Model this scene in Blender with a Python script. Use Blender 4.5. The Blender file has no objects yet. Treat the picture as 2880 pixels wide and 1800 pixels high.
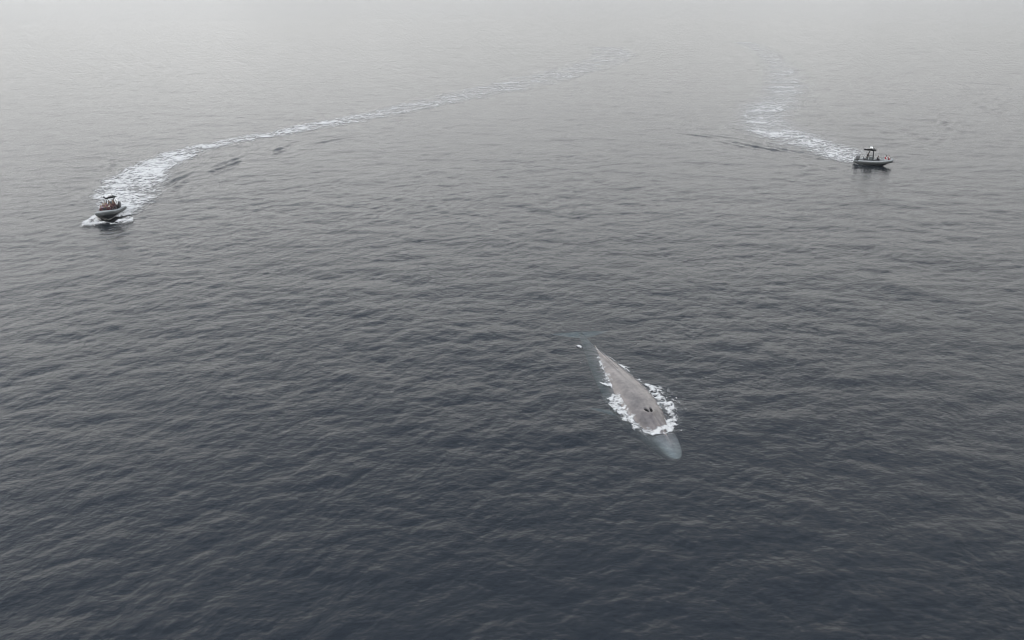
import bpy, bmesh, math, random
import numpy as np
from mathutils import Vector, Matrix

# ------------------------------------------------------------------ camera
scene = bpy.context.scene
C = scene.collection
CAM_H = 33.0
PITCH = math.radians(24.5)
FOC = 2056.0                      # focal length in pixels of the 2880-wide photo
cam_d = bpy.data.cameras.new("camera")
cam_d.sensor_width = 36.0
cam_d.lens = FOC / 2880 * 36
cam_d.clip_start = 0.5
cam_d.clip_end = 60000
cam = bpy.data.objects.new("camera", cam_d)
cam.location = (0, 0, CAM_H)
cam.rotation_euler = (math.pi / 2 - PITCH, 0, 0)
C.objects.link(cam)
scene.camera = cam

# ------------------------------------------------------------------ world: bright even overcast
SUN_EL, SUN_AZ = math.radians(58), math.radians(150)     # azimuth measured from +Y towards -X
world = bpy.data.worlds.new("World")
scene.world = world
world.use_nodes = True
wn, wl = world.node_tree.nodes, world.node_tree.links
wn.clear()
w_out = wn.new('ShaderNodeOutputWorld')
w_bg = wn.new('ShaderNodeBackground'); w_bg.inputs['Strength'].default_value = 0.1
sky = wn.new('ShaderNodeTexSky'); sky.sky_type = 'NISHITA'; sky.sun_disc = False
sky.sun_elevation = SUN_EL; sky.sun_rotation = -SUN_AZ; sky.dust_density = 3.0
hsv = wn.new('ShaderNodeHueSaturation'); hsv.inputs['Saturation'].default_value = 0.45
wl.new(sky.outputs[0], hsv.inputs['Color'])
tc = wn.new('ShaderNodeTexCoord'); sep = wn.new('ShaderNodeSeparateXYZ')
wl.new(tc.outputs['Generated'], sep.inputs[0])
ramp = wn.new('ShaderNodeValToRGB')                       # stratus deck: warmer low, cooler high
wl.new(sep.outputs['Z'], ramp.inputs[0])
ramp.color_ramp.elements[0].position = 0.0; ramp.color_ramp.elements[0].color = (0.64, 0.64, 0.63, 1)
ramp.color_ramp.elements[1].position = 0.85; ramp.color_ramp.elements[1].color = (0.95, 1.08, 1.33, 1)
e = ramp.color_ramp.elements.new(0.38); e.color = (1.60, 1.605, 1.61, 1)
e = ramp.color_ramp.elements.new(0.18); e.color = (1.40, 1.395, 1.38, 1)
e = ramp.color_ramp.elements.new(0.62); e.color = (1.21, 1.30, 1.44, 1)
nz = wn.new('ShaderNodeTexNoise'); nz.inputs['Scale'].default_value = 2.2; nz.inputs['Detail'].default_value = 4
mpn = wn.new('ShaderNodeMapping'); mpn.inputs['Scale'].default_value = (1, 1, 2.6)
wl.new(tc.outputs['Generated'], mpn.inputs[0]); wl.new(mpn.outputs[0], nz.inputs['Vector'])
mr = wn.new('ShaderNodeMapRange'); mr.inputs[1].default_value = 0.25; mr.inputs[2].default_value = 0.75
mr.inputs[3].default_value = 10.0; mr.inputs[4].default_value = 14.5
wl.new(nz.outputs[0], mr.inputs[0])
vm = wn.new('ShaderNodeVectorMath'); vm.operation = 'SCALE'
axm = wn.new('ShaderNodeMath'); axm.operation = 'MULTIPLY_ADD'; axm.inputs[1].default_value = -0.24; axm.inputs[2].default_value = 1.0
wl.new(sep.outputs['X'], axm.inputs[0])                    # the deck is brighter on one side
axs = wn.new('ShaderNodeMath'); axs.operation = 'MULTIPLY'; wl.new(axm.outputs[0], axs.inputs[0]); wl.new(mr.outputs[0], axs.inputs[1])
wl.new(ramp.outputs[0], vm.inputs[0]); wl.new(axs.outputs[0], vm.inputs['Scale'])
mix = wn.new('ShaderNodeMix'); mix.data_type = 'RGBA'; mix.inputs[0].default_value = 0.9
wl.new(hsv.outputs[0], mix.inputs[6]); wl.new(vm.outputs[0], mix.inputs[7])
wl.new(mix.outputs[2], w_bg.inputs['Color']); wl.new(w_bg.outputs[0], w_out.inputs[0])

sun_d = bpy.data.lights.new("sun", 'SUN')
sun_d.energy = 0.7; sun_d.angle = math.radians(25); sun_d.color = (1.0, 0.96, 0.9)
sun = bpy.data.objects.new("sun", sun_d)
sun.rotation_euler = (math.pi / 2 - SUN_EL, 0, math.pi + SUN_AZ)
C.objects.link(sun)

vs = scene.view_settings
vs.view_transform = 'Standard'; vs.look = 'None'; vs.gamma = 1; vs.exposure = 0.0
vs.use_curve_mapping = False
scene.cycles.volume_bounces = 3
scene.cycles.transparent_max_bounces = 16
scene.cycles.max_bounces = 8
scene.cycles.use_denoising = True
scene.cycles.filter_width = 1.0

rng = np.random.default_rng(7)
random.seed(7)

# ------------------------------------------------------------------ survey: pixel of the photo -> point of the sea
SP, CP = math.sin(PITCH), math.cos(PITCH)
def G(u, v, z=0.0):
    a = (np.asarray(u, float) - 1440) / FOC
    b = (np.asarray(v, float) - 900) / FOC
    d = (CAM_H - z) / (SP + b * CP)
    return d * a, d * (CP - b * SP)
def GP(pts, z=0.0):
    return np.array([G(u, v, z) for u, v in pts])

# ------------------------------------------------------------------ materials
def mat(name, col, rough=0.6, metal=0.0, var=0.0, scale=6.0, spec=0.5, bump=0.0):
    m = bpy.data.materials.new(name); m.use_nodes = True
    n, l = m.node_tree.nodes, m.node_tree.links
    b = n['Principled BSDF']
    b.inputs['Base Color'].default_value = (*col, 1)
    b.inputs['Roughness'].default_value = rough
    b.inputs['Metallic'].default_value = metal
    b.inputs['Specular IOR Level'].default_value = spec
    if var > 0 or bump > 0:
        t = n.new('ShaderNodeTexCoord'); q = n.new('ShaderNodeTexNoise')
        q.inputs['Scale'].default_value = scale; q.inputs['Detail'].default_value = 5
        l.new(t.outputs['Object'], q.inputs['Vector'])
        if var > 0:
            r = n.new('ShaderNodeMapRange'); r.inputs[1].default_value = 0.3; r.inputs[2].default_value = 0.7
            r.inputs[3].default_value = 1 - var; r.inputs[4].default_value = 1 + var
            l.new(q.outputs[0], r.inputs[0])
            s = n.new('ShaderNodeVectorMath'); s.operation = 'SCALE'; s.inputs[0].default_value = col
            l.new(r.outputs[0], s.inputs['Scale']); l.new(s.outputs[0], b.inputs['Base Color'])
        if bump > 0:
            bp = n.new('ShaderNodeBump'); bp.inputs['Strength'].default_value = bump; bp.inputs['Distance'].default_value = 0.02
            l.new(q.outputs[0], bp.inputs['Height']); l.new(bp.outputs[0], b.inputs['Normal'])
    return m

# ------------------------------------------------------------------ object helpers
def tag(o, label=None, cat=None, group=None, kind=None):
    if label: o['label'] = label
    if cat: o['category'] = cat
    if group: o['group'] = group
    if kind: o['kind'] = kind
    return o
def thing(name, label, cat, loc=(0, 0, 0), rot=(0, 0, 0), group=None):
    o = bpy.data.objects.new(name, None); C.objects.link(o)
    o.location = loc; o.rotation_euler = rot; o.empty_display_size = 0.3
    return tag(o, label, cat, group)
def link_mesh(name, me, m, parent=None, smooth=True):
    if m is not None:
        me.materials.clear(); me.materials.append(m)
    if smooth:
        me.polygons.foreach_set('use_smooth', [True] * len(me.polygons))
    o = bpy.data.objects.new(name, me); C.objects.link(o)
    if parent: o.parent = parent
    return o
def obj(name, bm, m, parent=None, smooth=True):
    bmesh.ops.recalc_face_normals(bm, faces=bm.faces)
    me = bpy.data.meshes.new(name); bm.to_mesh(me); bm.free()
    o = link_mesh(name, me, m, parent, smooth)
    if smooth:
        try: me.set_sharp_from_angle(angle=math.radians(40))
        except Exception: pass
    return o
def mesh_np(name, v, faces, m=None, parent=None, attrs=None):
    me = bpy.data.meshes.new(name)
    me.vertices.add(len(v)); me.vertices.foreach_set('co', v.astype(np.float32).ravel())
    n = faces.shape[1]
    me.loops.add(faces.size); me.loops.foreach_set('vertex_index', faces.astype(np.int32).ravel())
    me.polygons.add(len(faces)); me.polygons.foreach_set('loop_start', np.arange(0, faces.size, n, dtype=np.int32))
    me.polygons.foreach_set('use_smooth', np.ones(len(faces), bool))
    for k, a in (attrs or {}).items():
        at = me.attributes.new(k, 'FLOAT', 'POINT'); at.data.foreach_set('value', a.astype(np.float32).ravel())
    me.update(calc_edges=True)
    return link_mesh(name, me, m, parent, False)
def grid_faces(nr, nc, wrap=False):
    r = np.arange(nr - 1)[:, None]; c = np.arange(nc if wrap else nc - 1)[None, :]
    c2 = (c + 1) % nc
    return np.stack([r * nc + c, r * nc + c2, (r + 1) * nc + c2, (r + 1) * nc + c], -1).reshape(-1, 4)
def box(bm, size, loc, rot=None, bevel=0.0):
    r = bmesh.ops.create_cube(bm, size=1.0)
    M = Matrix.Translation(loc) @ (rot.to_matrix().to_4x4() if rot is not None else Matrix()) @ Matrix.Diagonal((*size, 1))
    bmesh.ops.transform(bm, matrix=M, verts=r['verts'])
    if bevel > 0:
        ed = list({e for v in r['verts'] for e in v.link_edges})
        bmesh.ops.bevel(bm, geom=ed, offset=bevel, segments=3, affect='EDGES', profile=0.5)
def tube(bm, pts, rad, seg=10, cap=True, closed=False):
    pts = [Vector(p) for p in pts]; n = len(pts)
    rads = rad if hasattr(rad, '__len__') else [rad] * n
    rings = []; up = Vector((0, 0, 1)); prev = None
    for i, p in enumerate(pts):
        a = pts[i - 1] if (i > 0 or closed) else p; b = pts[(i + 1) % n] if (i < n - 1 or closed) else p
        t = (b - a).normalized()
        if prev is None:
            s = t.cross(up) if abs(t.z) < 0.95 else t.cross(Vector((1, 0, 0)))
        else:
            s = prev - t * prev.dot(t)
        s.normalize(); prev = s; q = s.cross(t)
        rings.append([bm.verts.new(p + (s * math.cos(k * 2 * math.pi / seg) + q * math.sin(k * 2 * math.pi / seg)) * rads[i]) for k in range(seg)])
    for i in range(n if closed else n - 1):
        A, B = rings[i], rings[(i + 1) % n]
        for k in range(seg):
            bm.faces.new((A[k], A[(k + 1) % seg], B[(k + 1) % seg], B[k]))
    if cap and not closed:
        bm.faces.new(rings[0][::-1]); bm.faces.new(rings[-1])
def lathe(bm, prof, loc=(0, 0, 0), seg=24, rot=None):
    vs0 = len(bm.verts); rings = []
    for r, z in prof:
        rings.append([bm.verts.new((max(r, 1e-4) * math.cos(k * 2 * math.pi / seg), max(r, 1e-4) * math.sin(k * 2 * math.pi / seg), z)) for k in range(seg)])
    for A, B in zip(rings[:-1], rings[1:]):
        for k in range(seg): bm.faces.new((A[k], A[(k + 1) % seg], B[(k + 1) % seg], B[k]))
    bm.faces.new(rings[0][::-1]); bm.faces.new(rings[-1])
    M = Matrix.Translation(loc) @ (rot.to_matrix().to_4x4() if rot is not None else Matrix())
    bmesh.ops.transform(bm, matrix=M, verts=[v for r in rings for v in r])

# ------------------------------------------------------------------ noise for foam and skin patterns
def _hash(ix, iy, s):
    h = (ix.astype(np.int64) * 374761393 + iy.astype(np.int64) * 668265263 + s * 974634777) & 0x7fffffff
    h = ((h ^ (h >> 13)) * 1274126177) & 0x7fffffff
    h = h ^ (h >> 16)
    return (h & 0xffff) / 65535.0
def vnoise(x, y, s=0):
    ix = np.floor(x); iy = np.floor(y); fx = x - ix; fy = y - iy
    fx = fx * fx * (3 - 2 * fx); fy = fy * fy * (3 - 2 * fy)
    a = _hash(ix, iy, s); b = _hash(ix + 1, iy, s); c = _hash(ix, iy + 1, s); d = _hash(ix + 1, iy + 1, s)
    return (a * (1 - fx) + b * fx) * (1 - fy) + (c * (1 - fx) + d * fx) * fy
def fbm(x, y, s=0, o=4, ridged=False):
    t = 0; amp = 0.5; tot = 0
    for i in range(o):
        n = vnoise(x + 17.3 * i, y - 9.1 * i, s + i)
        if ridged: n = 1 - np.abs(2 * n - 1)
        t = t + n * amp; tot += amp; amp *= 0.55
        x, y = x * 1.9 * 0.8 - y * 1.9 * 0.6, x * 1.9 * 0.6 + y * 1.9 * 0.8
    return t / tot
def sstep(a, b, x):
    t = np.clip((x - a) / (b - a), 0, 1); return t * t * (3 - 2 * t)
def poly_st(x, y, P):
    """distance along and signed distance across a polyline (positive: right of travel)"""
    best = np.full(x.shape, 1e9); S = np.zeros(x.shape); T = np.zeros(x.shape); s0 = 0
    for (ax, ay), (bx, by) in zip(P[:-1], P[1:]):
        dx, dy = bx - ax, by - ay; L = math.hypot(dx, dy)
        t = np.clip(((x - ax) * dx + (y - ay) * dy) / L / L, 0, 1)
        px, py = x - ax - t * dx, y - ay - t * dy
        d = np.hypot(px, py); m = d < best
        best[m] = d[m]; S[m] = (s0 + t * L)[m]; T[m] = (np.sign(dy * (x - ax) - dx * (y - ay)) * d)[m]
        s0 += L
    return S, T, s0
def spline(P, n=12):
    P = np.asarray(P, float); Q = []
    for i in range(len(P) - 1):
        p0 = P[max(i - 1, 0)]; p1 = P[i]; p2 = P[i + 1]; p3 = P[min(i + 2, len(P) - 1)]
        for t in np.linspace(0, 1, n, endpoint=False):
            Q.append(0.5 * ((2 * p1) + (-p0 + p2) * t + (2 * p0 - 5 * p1 + 4 * p2 - p3) * t * t + (-p0 + 3 * p1 - 3 * p2 + p3) * t ** 3))
    Q.append(P[-1]); return np.array(Q)

# ------------------------------------------------------------------ wave field (periodic FFT seas of different sizes)
WAVE_DIR = math.radians(-68)         # direction the wind sea runs
def make_tile(L, N, lam_hi, lam_lo, peak, slope, wdir, spread, seed, chop=1.0):
    r = np.random.default_rng(seed)
    k1 = np.fft.fftfreq(N, L / N) * 2 * math.pi
    kx, ky = np.meshgrid(k1, k1, indexing='ij'); k = np.hypot(kx, ky); k[0, 0] = 1
    th = np.arctan2(ky, kx) - wdir
    D = np.abs(np.cos(th / 1.0)) ** spread * (np.cos(th) > 0) + 0.035
    kp = 2 * math.pi / peak
    S = k ** -3.65 * np.exp(-0.9 * (kp / k) ** 2) * D
    S *= (k > 2 * math.pi / lam_hi) * np.exp(-(k / (2 * math.pi / lam_lo)) ** 4); S[0, 0] = 0
    F = (r.normal(size=k.shape) + 1j * r.normal(size=k.shape)) * np.sqrt(S)
    h = np.fft.ifft2(F).real
    Hk = np.fft.fft2(h)
    sx = np.fft.ifft2(1j * kx * Hk).real; sy = np.fft.ifft2(1j * ky * Hk).real
    g = slope / math.sqrt((sx ** 2 + sy ** 2).mean())
    Hk = Hk * g
    out = []
    for lo in (0, 2.2, 6.0):
        W = Hk * (np.exp(-(k * lo / (2 * math.pi)) ** 4) if lo else 1)
        out.append((np.fft.ifft2(W).real, np.fft.ifft2(-1j * kx / k * W).real * chop, np.fft.ifft2(-1j * ky / k * W).real * chop))
    return L, N, [tuple(a.astype(np.float32) for a in t) for t in out]
TILES = [make_tile(287.0, 1024, 60, 0.9, 4.4, 0.058, WAVE_DIR, 2.2, 3, 1.3),
         make_tile(171.0, 512, 90, 3.0, 15, 0.028, math.radians(-108), 3.0, 5),
         make_tile(41.3, 512, 2.4, 0.2, 1.9, 0.078, WAVE_DIR, 1.6, 11, 0.7)]
ROT = [0.0, 0.0, 0.0]
def sample(t, lev, x, y):
    L, N, lv = t; a = lv[lev]
    u = (x / L * N) % N; v = (y / L * N) % N
    i = u.astype(np.int32) % N; j = v.astype(np.int32) % N
    fu = (u - np.floor(u)).astype(np.float32); fv = (v - np.floor(v)).astype(np.float32); i2 = (i + 1) % N; j2 = (j + 1) % N
    w = ((1 - fu) * (1 - fv), fu * (1 - fv), (1 - fu) * fv, fu * fv)
    return [w[0] * q[i, j] + w[1] * q[i2, j] + w[2] * q[i, j2] + w[3] * q[i2, j2] for q in a]

# ------------------------------------------------------------------ where the boats and the whale are
lb = G(315, 606); rb = G(2455, 462)
L_HEAD, R_HEAD = math.radians(-82), math.radians(-28)
L_LOC = np.array([lb[0], lb[1]]); R_LOC = np.array([rb[0], rb[1]])
WH_AX = [(1903, 1290, -0.42), (1891, 1258, -0.25), (1872, 1222, -0.02), (1843, 1182, 0.42), (1808, 1130, 0.62), (1778, 1086, 0.60),
         (1744, 1048, 0.42), (1710, 1014, 0.20), (1680, 985, -0.08), (1653, 958, -0.62), (1632, 932, -1.3)]
WHP = np.array([[*G(u, v, z), z] for u, v, z in WH_AX])
L_STERN = L_LOC - 4.0 * np.array([math.cos(L_HEAD), math.sin(L_HEAD)])
R_STERN = R_LOC - 4.0 * np.array([math.cos(R_HEAD), math.sin(R_HEAD)])
L_WAKE = spline(np.vstack([[L_LOC], [L_STERN], GP([(372, 520), (415, 482), (480, 447), (570, 416), (650, 398), (760, 378), (900, 352), (1010, 332), (1180, 296), (1350, 260), (1520, 222), (1660, 185), (1730, 155), (1700, 128)])]), 8)
R_WAKE = spline(np.vstack([[R_LOC], [R_STERN], GP([(2330, 424), (2260, 402), (2200, 378), (2155, 352), (2150, 322), (2180, 290), (2208, 255), (2205, 215), (2180, 170), (2130, 135), (2080, 115)])]), 8)
# arms of the bow waves: polyline, amplitude, wavelength, half width
ARMS = [(GP([(395, 585), (440, 548), (500, 508), (590, 478), (700, 444), (830, 408), (960, 388), (1120, 374)]), 0.11, 2.6, 3.6, 21),
        (GP([(260, 570), (240, 520), (300, 470), (380, 425)]), 0.10, 2.6, 3, 22),
        (GP([(2380, 470), (2280, 447), (2180, 425), (2060, 396), (1900, 368), (1800, 340)]), 0.10, 3.0, 6.5, 23),
        (GP([(2520, 420), (2600, 370), (2720, 318), (2880, 262)]), 0.15, 3.2, 6.5, 24)]
def sea(x, y, lod=True):
    """displacement (dx,dy,dz) of the sea surface at rest position x,y"""
    r = np.hypot(x, y)
    w1 = sstep(280, 480, r) if lod else 0 * r; w2 = sstep(1000, 1800, r) if lod else 0 * r
    fade = 1 - sstep(2500, 6000, r)
    out = [0, 0, 0]
    patch = 0.72 + 0.56 * fbm(x / 46, y / 30, 31, 3)
    for k, t in enumerate(TILES):
        a = sample(t, 0, x, y)
        if k == 2:
            g = (1 - w1) * patch
            for q in range(3): out[q] = out[q] + a[q] * g
            continue
        b = sample(t, 1, x, y); c = sample(t, 2, x, y)
        for q in range(3):
            out[q] = out[q] + ((a[q] * (1 - w1) + b[q] * w1) * (1 - w2) + c[q] * w2) * (patch if k == 0 else 1)
    h, dx, dy = out
    # calmer water pressed flat around the whale
    S, T, L = poly_st(x, y, WHP[:, :2]); near = np.exp(-(np.abs(T) / 3.2) ** 2)
    k = (1 - 0.72 * near)
    h = h * k; dx = dx * k; dy = dy * k
    for P, amp, lam, wid, sd in ARMS:
        xm, ym = P.min(0) - 15, P.max(0) + 15
        m = (x > xm[0]) & (x < ym[0]) & (y > xm[1]) & (y < ym[1])
        if not m.any(): continue
        S, T, L = poly_st(x[m], y[m], P)
        brk = 1.6 * sstep(0.3, 0.75, vnoise(S / 5.0 + T / 3, T / 9.0 + 3, sd))
        env = np.exp(-(T / wid) ** 2) * sstep(0, 5, S) * (1 - sstep(L * 0.55, L, S)) * brk
        h[m] = h[m] + amp * env * np.cos(2 * math.pi * T / lam + S / 6.0 + 1.6 * vnoise(S / 5, T / 5, sd + 9))
    for loc, hd, dep in ((L_LOC, L_HEAD, 0.22), (R_LOC, R_HEAD, 0.12)):
        lx = (x - loc[0]) * math.cos(hd) + (y - loc[1]) * math.sin(hd); ly = -(x - loc[0]) * math.sin(hd) + (y - loc[1]) * math.cos(hd)
        near = np.exp(-(lx / 5.5) ** 4 - (ly / 2.2) ** 4)
        h = h * (1 - 0.6 * near) - dep * np.exp(-(lx / 3.6) ** 4 - (ly / 1.0) ** 4)
    return dx * fade, dy * fade, h * fade

# ------------------------------------------------------------------ water: one sheet to the horizon
def build_water():
    fine = np.radians(np.arange(-44, 44.001, 0.095))
    side = np.radians(np.concatenate([np.arange(-180, -44, 2.0), [-44.6, -44.3]]))
    side = side[side < math.radians(-44.1)]
    side2 = np.sort(-side[1:])
    th = np.concatenate([side, fine, side2])                 # from +Y clockwise
    r = [0.6, 3, 7, 12, 17, 21]
    while r[-1] < 26: r.append(r[-1] * 1.02)
    while r[-1] < 900: r.append(r[-1] * 1.0034)
    while r[-1] < 30000: r.append(r[-1] * 1.03)
    r = np.array(r)
    R, TH = np.meshgrid(r, th, indexing='ij')
    x = (R * np.sin(TH)).ravel(); y = (R * np.cos(TH)).ravel()
    dx, dy, h = sea(x, y)
    v = np.stack([x + dx, y + dy, h], 1)
    nr, nc = R.shape
    f = grid_faces(nr, nc, True)
    # centre cap, then a deep skirt and bottom so the water is a closed body
    base = len(v)
    rim = np.stack([R[-1] * np.sin(th), R[-1] * np.cos(th), np.full(nc, -45.0)], 1)
    v = np.vstack([v, rim, [[0, 0, 0.0]], [[0, 0, -45.0]]])
    c = np.arange(nc); c2 = (c + 1) % nc
    last = (nr - 1) * nc
    sk = np.stack([last + c, last + c2, base + c2, base + c], 1)
    cap = np.stack([c2, c, np.full(nc, base + nc), np.full(nc, base + nc)], 1)
    bot = np.stack([base + c, base + c2, np.full(nc, base + nc + 1), np.full(nc, base + nc + 1)], 1)
    quads = np.vstack([f, sk]); tris = np.vstack([cap[:, :3], bot[:, :3]])
    me = bpy.data.meshes.new('water')
    me.vertices.add(len(v)); me.vertices.foreach_set('co', v.astype(np.float32).ravel())
    idx = np.concatenate([quads.ravel(), tris.ravel()]).astype(np.int32)
    me.loops.add(len(idx)); me.loops.foreach_set('vertex_index', idx)
    st = np.concatenate([np.arange(len(quads)) * 4, len(quads) * 4 + np.arange(len(tris)) * 3]).astype(np.int32)
    me.polygons.add(len(st)); me.polygons.foreach_set('loop_start', st)
    me.polygons.foreach_set('use_smooth', np.ones(len(st), bool))
    me.update(calc_edges=True)
    return me

def water_material():
    m = bpy.data.materials.new('sea_water'); m.use_nodes = True
    n, l = m.node_tree.nodes, m.node_tree.links; n.clear()
    out = n.new('ShaderNodeOutputMaterial')
    geo = n.new('ShaderNodeNewGeometry')
    mp = n.new('ShaderNodeMapping'); mp.inputs['Rotation'].default_value = (0, 0, math.radians(-22)); mp.inputs['Scale'].default_value = (0.78, 1, 1)
    l.new(geo.outputs['Position'], mp.inputs[0])
    def nzt(s, d, r=0.6, src=mp.outputs[0]):
        q = n.new('ShaderNodeTexNoise'); q.inputs['Scale'].default_value = s; q.inputs['Detail'].default_value = d
        q.inputs['Roughness'].default_value = r; l.new(src, q.inputs['Vector']); return q
    n1 = nzt(2.4, 2.0); n2 = nzt(0.9, 3.0, 0.6)
    b1 = n.new('ShaderNodeBump'); b1.inputs['Strength'].default_value = 1.0; b1.inputs['Distance'].default_value = 0.055
    b2 = n.new('ShaderNodeBump'); b2.inputs['Strength'].default_value = 1.0; b2.inputs['Distance'].default_value = 0.06
    l.new(n2.outputs[0], b2.inputs['Height']); l.new(n1.outputs[0], b1.inputs['Height']); l.new(b2.outputs[0], b1.inputs['Normal'])
    fr = n.new('ShaderNodeFresnel'); fr.inputs['IOR'].default_value = 1.34; l.new(b1.outputs[0], fr.inputs['Normal'])
    gl = n.new('ShaderNodeBsdfGlossy'); gl.inputs['Roughness'].default_value = 0.06; l.new(b1.outputs[0], gl.inputs['Normal'])
    tr = n.new('ShaderNodeBsdfTransparent'); tr.inputs['Color'].default_value = (0.97, 0.985, 0.985, 1)
    df = n.new('ShaderNodeBsdfDiffuse'); df.inputs['Color'].default_value = (0.074, 0.103, 0.136, 1)   # suspended matter just below the surface
    body = n.new('ShaderNodeMixShader'); body.inputs[0].default_value = 0.10
    l.new(tr.outputs[0], body.inputs[1]); l.new(df.outputs[0], body.inputs[2])
    mx = n.new('ShaderNodeMixShader'); l.new(fr.outputs[0], mx.inputs[0]); l.new(body.outputs[0], mx.inputs[1]); l.new(gl.outputs[0], mx.inputs[2])
    l.new(mx.outputs[0], out.inputs['Surface'])
    ab = n.new('ShaderNodeVolumeAbsorption'); ab.inputs['Color'].default_value = (0.16, 0.56, 0.58, 1); ab.inputs['Density'].default_value = 0.56
    l.new(ab.outputs[0], out.inputs['Volume'])
    return m
wm = water_material()
wat = link_mesh('water', build_water(), wm, None, False); tag(wat, kind='structure', label='grey rippled open sea under an overcast sky')

# ------------------------------------------------------------------ foam
def foam_material():
    m = bpy.data.materials.new('sea_foam'); m.use_nodes = True
    n, l = m.node_tree.nodes, m.node_tree.links; b = n['Principled BSDF']
    b.inputs['Base Color'].default_value = (0.52, 0.515, 0.495, 1); b.inputs['Roughness'].default_value = 0.75
    a = n.new('ShaderNodeAttribute'); a.attribute_name = 'cover'
    geo = n.new('ShaderNodeNewGeometry'); q = n.new('ShaderNodeTexNoise'); q.inputs['Scale'].default_value = 4.5; q.inputs['Detail'].default_value = 6; q.inputs['Distortion'].default_value = 0.8
    l.new(geo.outputs['Position'], q.inputs['Vector'])
    ad = n.new('ShaderNodeMath'); ad.operation = 'MULTIPLY_ADD'; ad.inputs[1].default_value = 2.4; ad.inputs[2].default_value = -1.2
    l.new(q.outputs[0], ad.inputs[0])
    mu = n.new('ShaderNodeMath'); mu.operation = 'ADD'; l.new(a.outputs['Fac'], mu.inputs[0]); l.new(ad.outputs[0], mu.inputs[1])
    mr = n.new('ShaderNodeMapRange'); mr.interpolation_type = 'SMOOTHSTEP'; mr.inputs[1].default_value = 0.1; mr.inputs[2].default_value = 1.25; mr.inputs[4].default_value = 0.95
    l.new(mu.outputs[0], mr.inputs[0]); l.new(mr.outputs[0], b.inputs['Alpha'])
    bp = n.new('ShaderNodeBump'); bp.inputs['Strength'].default_value = 0.8; bp.inputs['Distance'].default_value = 0.12
    l.new(q.outputs[0], bp.inputs['Height']); l.new(bp.outputs[0], b.inputs['Normal'])
    return m
fm = foam_material()
def foam_sheet(name, x0, x1, y0, y1, res, cover_fn, label, lift=0.035, ang=0.0, org=(0, 0), resy=None):
    """lace of foam lying on the sea; faces exist only where there is foam"""
    resy = resy or res
    xs = np.arange(x0, x1, res); ys = np.arange(y0, y1, resy)
    X, Y = np.meshgrid(xs, ys, indexing='ij')
    ca, sa = math.cos(ang), math.sin(ang)
    x = org[0] + X.ravel() * ca - Y.ravel() * sa; y = org[1] + X.ravel() * sa + Y.ravel() * ca
    cov, thick = cover_fn(x, y)
    keep_v = (cov > 0.0).reshape(X.shape)
    kf = (keep_v[:-1, :-1] | keep_v[1:, :-1] | keep_v[1:, 1:] | keep_v[:-1, 1:]).ravel()
    f = grid_faces(*X.shape)[kf]
    used = np.unique(f); rem = np.full(x.size, -1); rem[used] = np.arange(len(used)); f = rem[f]
    x, y, cov, thick = x[used], y[used], cov[used], thick[used]
    dx, dy, h = sea(x, y)
    v = np.stack([x + dx, y + dy, h + lift + thick], 1)
    o = mesh_np(name, v, f, fm, None, {'cover': np.clip(cov, 0, 1.3)})
    return tag(o, label, 'foam', kind='stuff')

def in_poly(x, y, P):
    c = np.zeros(x.shape, bool); n = len(P)
    for i in range(n):
        (ax, ay), (bx, by) = P[i], P[(i + 1) % n]
        hit = ((ay > y) != (by > y)) & (x < (bx - ax) * (y - ay) / (by - ay + 1e-12) + ax)
        c ^= hit
    return c
def soft_poly(x, y, P, soft):
    """+ inside, falling through the edge over soft metres"""
    Q = np.vstack([P, P[:1]]); S, T, L = poly_st(x, y, Q)
    return np.where(in_poly(x, y, P), 1, -1) * np.abs(T) / soft

def lace(x, y, sc, sd):
    wx = fbm(x / sc * 0.6, y / sc * 0.6, sd, 3) - 0.5; wy = fbm(x / sc * 0.6 + 40, y / sc * 0.6, sd + 5, 3) - 0.5
    return fbm(x / sc + wx * 1.6, y / sc + wy * 1.6, sd + 10, 5, True)

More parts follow.
